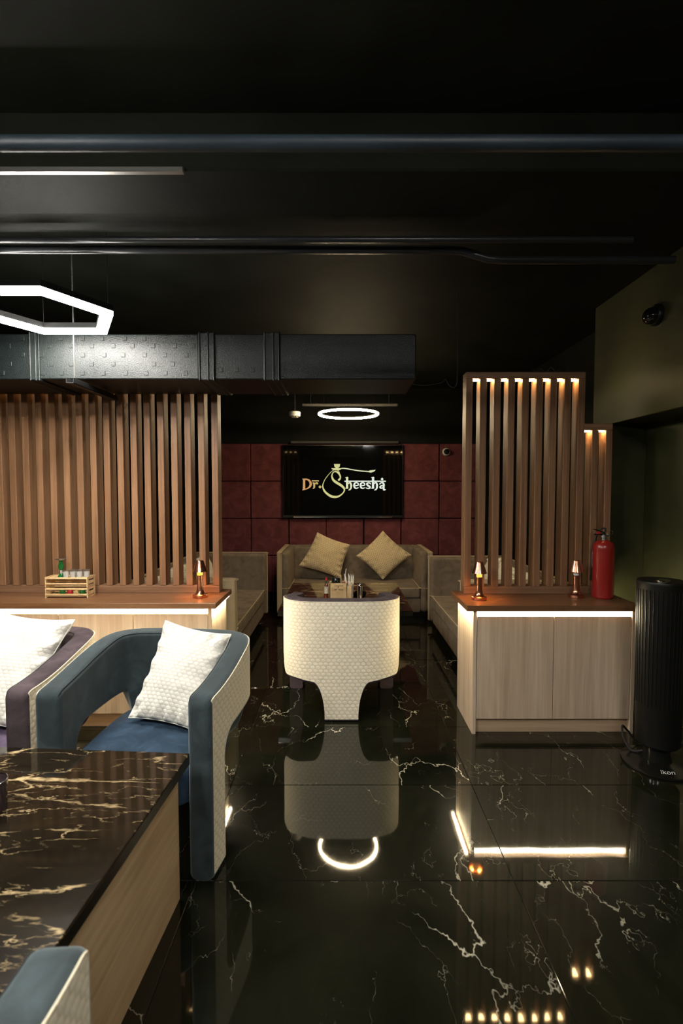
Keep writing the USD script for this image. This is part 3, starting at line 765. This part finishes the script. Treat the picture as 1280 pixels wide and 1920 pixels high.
cushion('cushion', 'gold honeycomb cushion standing on its corner on the far sofa, right of the pair', [(0.505, 5.97, 0.385), (0.86, 6.04, 0.675), (0.515, 6.12, 0.965), (0.185, 6.04, 0.665)], M_gold, 0.15, None, 3)
# pale cushions half hidden by the slats
for k, (x, y, tilt, lab) in enumerate(((-1.37, 4.08, 4, 'cream cushion on the left sofa, nearest the slat screen'), (-1.36, 4.56, -6, 'cream cushion on the left sofa, middle of the three'), (-1.37, 5.06, 5, 'cream cushion on the left sofa, nearest the back wall'))):
    s = 0.21
    cushion('cushion', lab, [(x + 0.02, y - s, 0.375), (x + 0.02, y + s, 0.375), (x - 0.10, y + s + tilt * 0.004, 0.80 + tilt * 0.003), (x - 0.10, y - s + tilt * 0.004, 0.80 - tilt * 0.003)], M_cream, 0.13, None, 5 + k)
for k, (x, y, tilt, lab) in enumerate(((1.465, 4.05, 6, 'cream cushion on the right sofa, nearest the slat screen'), (1.45, 4.50, -8, 'cream cushion on the right sofa, middle of the three'), (1.465, 4.93, 8, 'cream cushion on the right sofa, nearest the back wall'))):
    s = 0.20
    cushion('cushion', lab, [(x - 0.02, y + s, 0.375), (x - 0.02, y - s, 0.375), (x + 0.10, y - s + tilt * 0.004, 0.80 + tilt * 0.003), (x + 0.10, y + s + tilt * 0.004, 0.80 - tilt * 0.003)], M_cream, 0.13, None, 9 + k)

# ------------------------------------------------------------------ television with the house sign
TV0, TV1, TZ0, TZ1, TY = -0.765, 0.80, 1.112, 2.062, 6.385
tv = thing('television', 'large wall television showing the lit house logo above the far sofa', 'television', (0, TY, 0))
obj('body', cbox(TV0, TV1, 0.004, 0.062, TZ0, TZ1, 0.006), M_tvblack, tv)
obj('screen', cbox(TV0 + 0.012, TV1 - 0.012, 0.0, 0.006, TZ0 + 0.035, TZ1 - 0.012, 0.001), M_screen, tv)
obj('chin_bezel', cbox(TV0 + 0.14, TV1 - 0.14, -0.004, 0.01, TZ0 + 0.002, TZ0 + 0.024, 0.003), M_chrome, tv, label='chrome lower bezel')
obj('wall_bracket', box(-0.2, 0.25, 0.06, YB - 0.052 - TY, 1.45, 1.75), M_blackmetal, tv)
SC = 6.38 / 923
def tvpt(x, y, second=False):
    px = (640 if second else 560) + x * 0.0703125
    py = 865 + y * 0.0703125
    return ((px - 640) * SC, EYE + (918 - py) * SC)
def vstroke(pts, second=False, n=6):
    P = spline(pts, n)
    P[:, 2] = np.maximum(P[:, 2], 8)
    parts = []
    for a, b in zip(P[:-1], P[1:]):
        parts.append(unary_union([Point(a[0], a[1]).buffer(a[2] / 2, 6), Point(b[0], b[1]).buffer(b[2] / 2, 6)]).convex_hull)
    return unary_union(parts)
def emit(name, shape, m, second=False):
    ms = []
    shape = shape.buffer(0).simplify(1.2)
    for g in getattr(shape, 'geoms', [shape]):
        q = Polygon([tvpt(*p, second) for p in g.exterior.coords], [[tvpt(*p, second) for p in h.coords] for h in g.interiors]).buffer(0)
        for gg in getattr(q, 'geoms', [q]):
            e = trimesh.creation.extrude_polygon(gg, 0.001, engine='earcut')
            v = np.array(e.vertices)
            e.vertices = np.stack([v[:, 0], -0.0012 + 0 * v[:, 0] - 0.0008 * (v[:, 2] > 0.0005) * -1 - 0.0002, v[:, 1]], 1)
            e.fix_normals()
            ms.append(e)
    obj(name, cat(*ms), m, tv, smooth=False)
E_D = glow('logo_tan', (0.62, 0.32, 0.13), 0.95)
E_r = glow('logo_ochre', (0.60, 0.45, 0.16), 0.95)
E_S = glow('logo_gold', (0.64, 0.62, 0.27), 1.0)
E_h = glow('logo_cream', (0.72, 0.74, 0.48), 1.0)
E_w = glow('logo_white', (0.72, 0.78, 0.68), 1.05)
Dp = Polygon([(88, 468), (112, 458), (210, 456), (290, 486), (342, 556), (352, 620), (322, 684), (250, 732), (170, 757), (110, 772), (88, 766), (108, 742), (113, 490)],
             [[(172, 495), (172, 728), (205, 718), (262, 680), (288, 620), (280, 550), (225, 500)]])
emit('letter', Dp, E_D)
emit('letter', unary_union([vstroke([(358, 520, 32), (440, 520, 34), (524, 520, 32)]), vstroke([(380, 575, 30), (408, 590, 48), (412, 660, 48), (408, 700, 40), (380, 724, 20)]),
                            vstroke([(430, 600, 30), (465, 572, 34), (488, 586, 56)])]), E_r)
emit('full_stop', Polygon([(566, 636), (612, 680), (568, 724), (522, 680)]), E_r)
emit('logo_hookah', unary_union([
    vstroke([(1066, 492, 52), (1094, 470, 46), (1110, 425, 36), (1094, 368, 44), (1048, 302, 48), (985, 272, 36), (925, 288, 24), (888, 350, 28), (888, 425, 44), (930, 508, 60), (1012, 570, 66), (1100, 622, 66), (1180, 684, 60), (1214, 742, 44), (1206, 800, 32), (1150, 872, 34), (1060, 932, 46), (950, 950, 62), (840, 920, 62), (740, 850, 56), (672, 770, 46), (640, 680, 32), (650, 590, 22), (700, 480, 17), (780, 370, 15), (870, 276, 13), (930, 236, 12), (985, 226, 12), (1045, 250, 13), (1088, 302, 9)]),
    Polygon([(938, 72), (1102, 72), (1086, 150), (1042, 182), (1150, 184), (1112, 224), (1060, 242), (930, 242), (882, 208), (864, 184), (985, 182), (950, 142)])]), E_S)
emit('logo_hose', unary_union([vstroke([(5, 188, 26), (100, 190, 30), (300, 226, 28), (500, 256, 28), (720, 272, 30)]), Polygon([(700, 262), (770, 240), (912, 226), (862, 276), (780, 302), (725, 290)])]), E_h, True)
emit('headline_bar', vstroke([(92, 530, 34), (600, 530, 34), (1168, 530, 34)]), E_w, True)
def h_(dx):
    return unary_union([vstroke([(150 + dx, 440, 60), (150 + dx, 580, 60), (150 + dx, 700, 60)]), vstroke([(108 + dx, 430, 18), (140 + dx, 432, 24), (172 + dx, 432, 26)]), vstroke([(110 + dx, 716, 20), (150 + dx, 714, 26), (176 + dx, 714, 18)]),
                        vstroke([(176 + dx, 596, 26), (225 + dx, 566, 40), (254 + dx, 620, 52), (252 + dx, 700, 48), (226 + dx, 750, 34), (188 + dx, 766, 16)])])
def e_l(dx):
    return unary_union([vstroke([(346 + dx, 652, 24), (400 + dx, 644, 24), (446 + dx, 634, 26), (444 + dx, 594, 34), (396 + dx, 566, 34), (350 + dx, 592, 46), (336 + dx, 645, 50), (352 + dx, 698, 44), (398 + dx, 720, 34), (452 + dx, 700, 16)]), Polygon([(390 + dx, 536), (412 + dx, 562), (368 + dx, 562)])])
emit('letter', h_(0), E_h, True)
emit('letter', e_l(0), E_w, True)
emit('letter', e_l(170), E_w, True)
emit('letter', vstroke([(776, 606, 20), (756, 580, 30), (712, 574, 36), (676, 602, 44), (704, 644, 50), (752, 676, 50), (752, 712, 40), (706, 724, 32), (656, 708, 22)]), E_w, True)
emit('letter', h_(690), E_w, True)
emit('letter', unary_union([vstroke([(1020, 604, 30), (1052, 574, 30), (1100, 572, 42), (1126, 620, 52), (1122, 700, 50), (1130, 758, 44), (1174, 752, 18)]), vstroke([(1112, 654, 26), (1062, 650, 32), (1030, 684, 46), (1052, 716, 34), (1104, 702, 26)])]), E_w, True)
emit('logo_dot', Polygon([(1080, 434), (1120, 474), (1080, 514), (1040, 474)]), E_w, True)
single('soundbar', cbox(-0.66, 0.74, 6.40, 6.448, 2.075, 2.112, 0.006), M_darkgrey, 'slim dark strip on the wall above the television', 'soundbar')  # slim dark strip just above the television

# ------------------------------------------------------------------ copper table lamps
def copper_lamp(label, loc, lit, rz=0):
    t = thing('table_lamp', label, 'lamp', loc, rz, 'copper table lamps')
    obj('base', lathe([(0, 0), (0.045, 0), (0.047, 0.003), (0.047, 0.017), (0.044, 0.020), (0.036, 0.0225), (0, 0.0225)], 48), M_copper, t)
    obj('stem', lathe([(0, 0.0228), (0.034, 0.0228), (0.026, 0.032), (0.0215, 0.048), (0.0195, 0.075), (0.0185, 0.11), (0.0178, 0.142), (0, 0.142)], 40), M_copper, t)
    if lit:
        obj('diffuser', lathe([(0, 0.1425), (0.0168, 0.1425), (0.0174, 0.148), (0.0178, 0.176), (0.0, 0.180)], 32), M_stemglow, t, label='stem top with amber lamplight put in as glow')
        obj('led_ring', lathe([(0.020, 0.198), (0.031, 0.198), (0.031, 0.200), (0.020, 0.200), (0.020, 0.198)], 32), M_bulb, t, label='amber light ring inside the shade')
    else:
        obj('diffuser', lathe([(0, 0.1425), (0.0168, 0.1425), (0.0174, 0.148), (0.0178, 0.176), (0.0, 0.180)], 32), M_white, t)
    obj('shade', lathe([(0.0445, 0.167), (0.046, 0.167), (0.0455, 0.169), (0.0235, 0.236), (0.021, 0.2385), (0, 0.2385), (0, 0.2365), (0.0205, 0.2365), (0.0222, 0.235), (0.0445, 0.167)], 48), M_copper, t)
    return t
copper_lamp('lit copper table lamp on the right end of the long left-hand worktop', (-0.907, 3.135, 0.790), True)
copper_lamp('lit copper table lamp on the left end of the right-hand worktop', (0.865, 3.07, 0.790), True)
copper_lamp('unlit copper table lamp standing beside the fire extinguisher', (1.505, 3.135, 0.790), False)

# ------------------------------------------------------------------ fire extinguisher
fe = thing('fire_extinguisher', 'red fire extinguisher standing on the right-hand worktop', 'fire extinguisher', (1.668, 3.12, 0.790))
obj('cylinder', lathe([(0, 0), (0.055, 0), (0.060, 0.004), (0.0635, 0.012), (0.0635, 0.315), (0.061, 0.338), (0.050, 0.356), (0.032, 0.366), (0.020, 0.370), (0, 0.370)], 48), M_extred, fe)
obj('label_sticker', tri(trimesh.creation.revolve(np.array([(0.0638, 0.19), (0.0641, 0.19), (0.0641, 0.29), (0.0638, 0.29), (0.0638, 0.19)]), angle=1.15, sections=16)).apply_transform(trimesh.transformations.rotation_matrix(1.70, (0, 0, 1))), M_white, fe)
v_ = obj('valve', cat(cyl(0.016, 0.368, 0.405, 20), cyl(0.020, 0.386, 0.396, 20), moved(cyl(0.009, 0, 0.03, 14), (0, 0, 0.396), ry=75)), M_greymetal, fe)
obj('carry_handle', cat(cbox(-0.062, 0.012, -0.008, 0.008, 0.402, 0.410, 0.002), moved(cbox(-0.07, 0.0, -0.009, 0.009, 0, 0.006, 0.002), (0.0, 0, 0.415), ry=18)), M_black, fe)
obj('safety_seal', cbox(-0.052, -0.030, -0.012, -0.009, 0.408, 0.426, 0.002), M_redcap, fe)
obj('pull_ring', moved(tube(np.stack([0.014 * np.cos(a_), 0 * a_, 0.014 * np.sin(a_)], 1), 0.0015, 6, True), (0.035, -0.012, 0.418)), M_chrome, fe)
hs = spline([(0.012, 0.02, 0.40), (0.03, 0.045, 0.44), (0.0, 0.068, 0.42), (-0.035, 0.068, 0.30), (-0.04, 0.064, 0.16), (-0.04, 0.064, 0.10)], 6)
obj('hose', tube(hs, 0.006, 8), M_rubber, fe)

# ------------------------------------------------------------------ tower heater
tf = thing('tower_fan', 'tall black tower fan standing in the right-hand corner', 'tower fan', (1.705, 2.60, 0))
obj('base', lathe([(0, 0), (0.168, 0), (0.172, 0.004), (0.170, 0.012), (0.13, 0.022), (0.08, 0.030), (0, 0.032)], 64), M_blackgloss, tf)
obj('neck', lathe([(0, 0.030), (0.07, 0.030), (0.062, 0.06), (0.060, 0.118), (0, 0.118)], 40), M_blackgloss, tf)
obj('body', lathe([(0, 0.118), (0.10, 0.118), (0.106, 0.126), (0.110, 0.30), (0.119, 0.985), (0.114, 0.998), (0, 1.0)], 64), M_black, tf)
for k, a in enumerate(np.linspace(math.radians(165), math.radians(295), 15)):
    pts = [(0.1095 * math.cos(a), 0.1095 * math.sin(a), 0.34), (0.114 * math.cos(a), 0.114 * math.sin(a), 0.64), (0.1185 * math.cos(a), 0.1185 * math.sin(a), 0.955)]
    obj('grille_bar', tube(pts, 0.0035, 6), M_black, tf)
obj('control_ring', moved(lathe([(0, 0), (0.035, 0), (0.035, 0.008), (0.03, 0.011), (0, 0.011)], 28), (-0.03, -0.05, 1.0)), M_chrome, tf)
tx_ = meshkit.text_mesh('ikon', 0.026, 0.0006)
v = np.array(tx_.vertices); v[:, 0] += 0.22 * v[:, 1]; tx_.vertices = v
obj('brand_lettering', moved(tx_, (-0.066, -0.138, 0.0235), rx=12, rz=-8), M_white, tf, smooth=False)
wire = spline([(-0.05, 0.04, 0.05), (-0.09, 0.08, 0.03), (-0.10, 0.14, 0.07), (-0.08, 0.19, 0.115), (-0.03, 0.22, 0.07), (0.02, 0.20, 0.02), (0.18, 0.18, 0.012), (0.36, 0.20, 0.008)], 8)
obj('power_cable', tube(wire, 0.006, 8), M_rubber, tf)

# ------------------------------------------------------------------ wooden tray rack with glass cups on the left worktop
tr = thing('tray_rack', 'two-tier pale plywood tray rack on the long left-hand worktop', 'tray rack', (-1.752, 3.155, 0.790), 0)
w2, dd = 0.135, 0.046
for tier, z in enumerate((0.0, 0.068)):
    for s in (-1, 1):
        x0 = s * w2 - (0.005 if s > 0 else 0.0)
        prof = Polygon([(-dd, z), (dd + 0.01, z), (dd + 0.01, z + 0.066), (-dd, z + 0.066)]).difference(shapely.box(-dd + 0.018, z + 0.010, dd - 0.006, z + 0.019)).difference(shapely.box(-dd + 0.018, z + 0.038, dd - 0.006, z + 0.050))
        e = trimesh.creation.extrude_polygon(prof, 0.005, engine='earcut')
        q = np.array(e.vertices)
        e.vertices = np.stack([q[:, 2] + x0, q[:, 0], q[:, 1]], 1); e.fix_normals()
        obj('end_panel', e, M_bamboo, tr, smooth=False)
    for zz, hgt in ((z + 0.018, 0.009), (z + 0.052, 0.012)):
        for y in (-dd, dd + 0.004):
            obj('rail', cbox(-w2 + 0.0052, w2 - 0.0052, y, y + 0.005, zz, zz + hgt, 0.001), M_bamboo, tr)
    obj('shelf', cbox(-w2 + 0.0052, w2 - 0.0052, -dd + 0.0055, dd + 0.0035, z + 0.054 if tier else z + 0.008, z + 0.059 if tier else z + 0.013, 0.001), M_bamboo, tr)
gs = thing('hookah_bowl_stand', 'small green glass stand with a silver dish on the tray rack', 'ornament', (-1.805, 3.150, 0.9175))
obj('foot', lathe([(0, 0), (0.020, 0), (0.021, 0.004), (0.012, 0.018), (0.008, 0.024), (0, 0.024)], 28), M_green, gs)
obj('neck', lathe([(0, 0.0242), (0.006, 0.0242), (0.007, 0.045), (0, 0.045)], 20), M_clear, gs)
obj('body', lathe([(0, 0.0452), (0.008, 0.0452), (0.016, 0.058), (0.017, 0.072), (0.010, 0.096), (0.007, 0.106), (0, 0.106)], 28), M_green, gs)
obj('dish', lathe([(0, 0.1062), (0.010, 0.1062), (0.030, 0.113), (0.032, 0.118), (0.030, 0.118), (0.012, 0.111), (0, 0.110)], 32), M_steel, gs)
cup = None
cups = [(-1.765, 3.135), (-1.722, 3.140), (-1.678, 3.132), (-1.635, 3.140), (-1.745, 3.182), (-1.700, 3.184), (-1.657, 3.184)]
for k, (x, y) in enumerate(cups):
    z = 0.9175
    lab = ['leftmost clear cup in the front row on the tray rack', 'second clear cup from left in the front row on the tray rack', 'third clear cup from left in the front row on the tray rack', 'rightmost clear cup in the front row on the tray rack', 'left clear cup in the back row on the tray rack', 'middle clear cup in the back row on the tray rack', 'right clear cup in the back row on the tray rack'][k]
    if cup is None:
        cup = thing('plastic_cup', lab, 'cup', (x, y, z), 0, 'clear cups on the tray rack')
        obj('cup_wall', lathe([(0, 0), (0.015, 0), (0.016, 0.002), (0.0198, 0.040), (0.0188, 0.040), (0.0148, 0.003), (0, 0.002)], 28), M_clear, cup)
        obj('foil_lid', lathe([(0, 0.0403), (0.0205, 0.0403), (0.0208, 0.043), (0.018, 0.045), (0, 0.0452)], 28), M_steel, cup)
    else:
        dup(cup, lab, (x, y, z), 37 * k)
for k, (x, c) in enumerate(((-1.80, M_green), (-1.75, M_redcap), (-1.71, M_stick), (-1.67, M_green))):
    single('jar', lathe([(0, 0), (0.016, 0), (0.017, 0.002), (0.017, 0.026), (0.014, 0.030), (0, 0.030)], 20, (x, 3.15, 0.8035)), c, ['green jar inside the tray rack at the left end', 'red jar inside the tray rack', 'ochre jar inside the tray rack', 'green jar inside the tray rack at the right end'][k], 'jar')

# ------------------------------------------------------------------ things on the far marble table
TT = 0.53
cy = 4.15
cd = thing('condiment_box', 'small light wooden condiment box on the far marble table', 'condiment box', (-0.005, cy, TT))
bw, bd, bh = 0.095, 0.055, 0.165
obj('box_body', cat(cbox(-bw, bw * 0.55, -bd, -bd + 0.006, 0, bh, 0.001), cbox(-bw, bw * 0.55, bd - 0.006, bd, 0, bh, 0.001), cbox(-bw, -bw + 0.006, -bd, bd, 0, bh, 0.001), cbox(bw * 0.55 - 0.006, bw * 0.55, -bd, bd, 0, bh, 0.001), cbox(-bw, bw, -bd, bd, 0, 0.006, 0.001)), M_bamboo, cd)
obj('napkin_pocket', cat(cbox(bw * 0.55, bw, -bd, -bd + 0.006, 0, bh - 0.02, 0.001), cbox(bw * 0.55, bw, bd - 0.006, bd, 0, bh, 0.001), cbox(bw - 0.006, bw, -bd, bd, 0, bh, 0.001)), M_bamboo, cd)
obj('burnt_lettering', cat(cbox(-0.055, 0.02, -bd - 0.0006, -bd, 0.142, 0.146, 0.0001), cbox(-0.026, -0.022, -bd - 0.0006, -bd, 0.125, 0.142, 0.0001), cbox(-0.055, -0.035, -bd - 0.0006, -bd, 0.108, 0.114, 0.0001), cbox(-0.02, 0.02, -bd - 0.0006, -bd, 0.108, 0.113, 0.0001)), M_burn, cd)
single('black_pot', lathe([(0, 0), (0.034, 0), (0.038, 0.01), (0.038, 0.17), (0.036, 0.185), (0.030, 0.197), (0, 0.20)], 32, (-0.045, cy, TT + 0.0065)), M_blackgloss, 'glossy black round pot standing in the condiment box', 'pot')
pk = thing('sugar_packets', 'pink sugar packets standing in the condiment box', 'sugar packets', (0.005, cy, TT + 0.0065))
for k in range(6):
    obj('packet', moved(cbox(-0.001, 0.001, -0.026, 0.026, 0, 0.165, 0.0003), (0.000 + k * 0.006, 0, 0.001), ry=0), M_pink, pk)
single('stirrer', tube([(-0.003, cy - 0.038, TT + 0.008), (-0.003, cy - 0.036, TT + 0.12), (-0.004, cy - 0.034, TT + 0.232)], 0.0045, 8), M_stick, 'wooden stirrer sticking up from the condiment box', 'stirrer')
single('drinking_straw', tube([(0.012, cy + 0.034, TT + 0.008), (0.022, cy + 0.036, TT + 0.14), (0.040, cy + 0.038, TT + 0.275)], 0.0035, 8), M_paper, 'slanting white straw in the condiment box', 'straw')
for k, (x, a, h) in enumerate(((0.058, -16, 0.235), (0.066, -4, 0.235), (0.076, 2, 0.225), (0.083, 6, 0.225))):
    pts = np.array([(-0.014, -0.010, 0.0), (0.008, -0.010, 0), (0.008, -0.010, h - 0.03), (-0.004, -0.010, h)])
    pts = np.vstack([pts, pts + (0, 0.003, 0)])
    single('paper_napkin', moved(tri(manifold3d.Manifold.hull_points(pts)), (x + 0.004, cy - 0.01 + 0.008 * k, TT + 0.012), ry=a * 0.55), M_paper,
           ['folded white napkin leaning left in the condiment box', 'folded white napkin second from left in the box', 'folded white napkin third from left in the box', 'folded white napkin at the right end of the box'][k], 'napkin', 'napkins in the condiment box')
bt = thing('sauce_bottle', 'small red sauce bottle left of the condiment box', 'bottle', (-0.128, cy - 0.02, TT))
obj('glass', lathe([(0, 0), (0.0165, 0), (0.0178, 0.003), (0.0178, 0.132), (0.012, 0.148), (0.0085, 0.160), (0, 0.160)], 28), M_sauce, bt)
obj('neck_foil', lathe([(0, 0.1602), (0.0092, 0.1602), (0.0092, 0.182), (0, 0.182)], 20), M_darkgreen, bt)
obj('cap', lathe([(0, 0.1822), (0.0095, 0.1822), (0.0095, 0.204), (0.007, 0.208), (0, 0.208)], 20), M_redcap, bt)
obj('paper_label', lathe([(0.0179, 0.075), (0.0182, 0.075), (0.0182, 0.135), (0.0179, 0.135)], 28), M_label, bt)
sj = thing('metal_shaker', 'small shiny metal shaker right of the condiment box', 'shaker', (0.155, cy - 0.02, TT))
obj('body', lathe([(0, 0), (0.023, 0), (0.024, 0.003), (0.024, 0.135), (0, 0.135)], 32), M_chrome, sj)
obj('lid', lathe([(0, 0.1352), (0.0245, 0.1352), (0.0245, 0.142), (0.018, 0.152), (0.008, 0.156), (0.006, 0.166), (0, 0.168)], 32), M_chrome, sj)
ab = single('ashtray', lathe([(0, 0), (0.045, 0), (0.052, 0.006), (0.060, 0.045), (0.055, 0.045), (0.046, 0.012), (0, 0.010)], 40, (0.16, cy + 0.16, TT)), M_blackgloss, 'black round ashtray behind the metal shaker', 'ashtray')
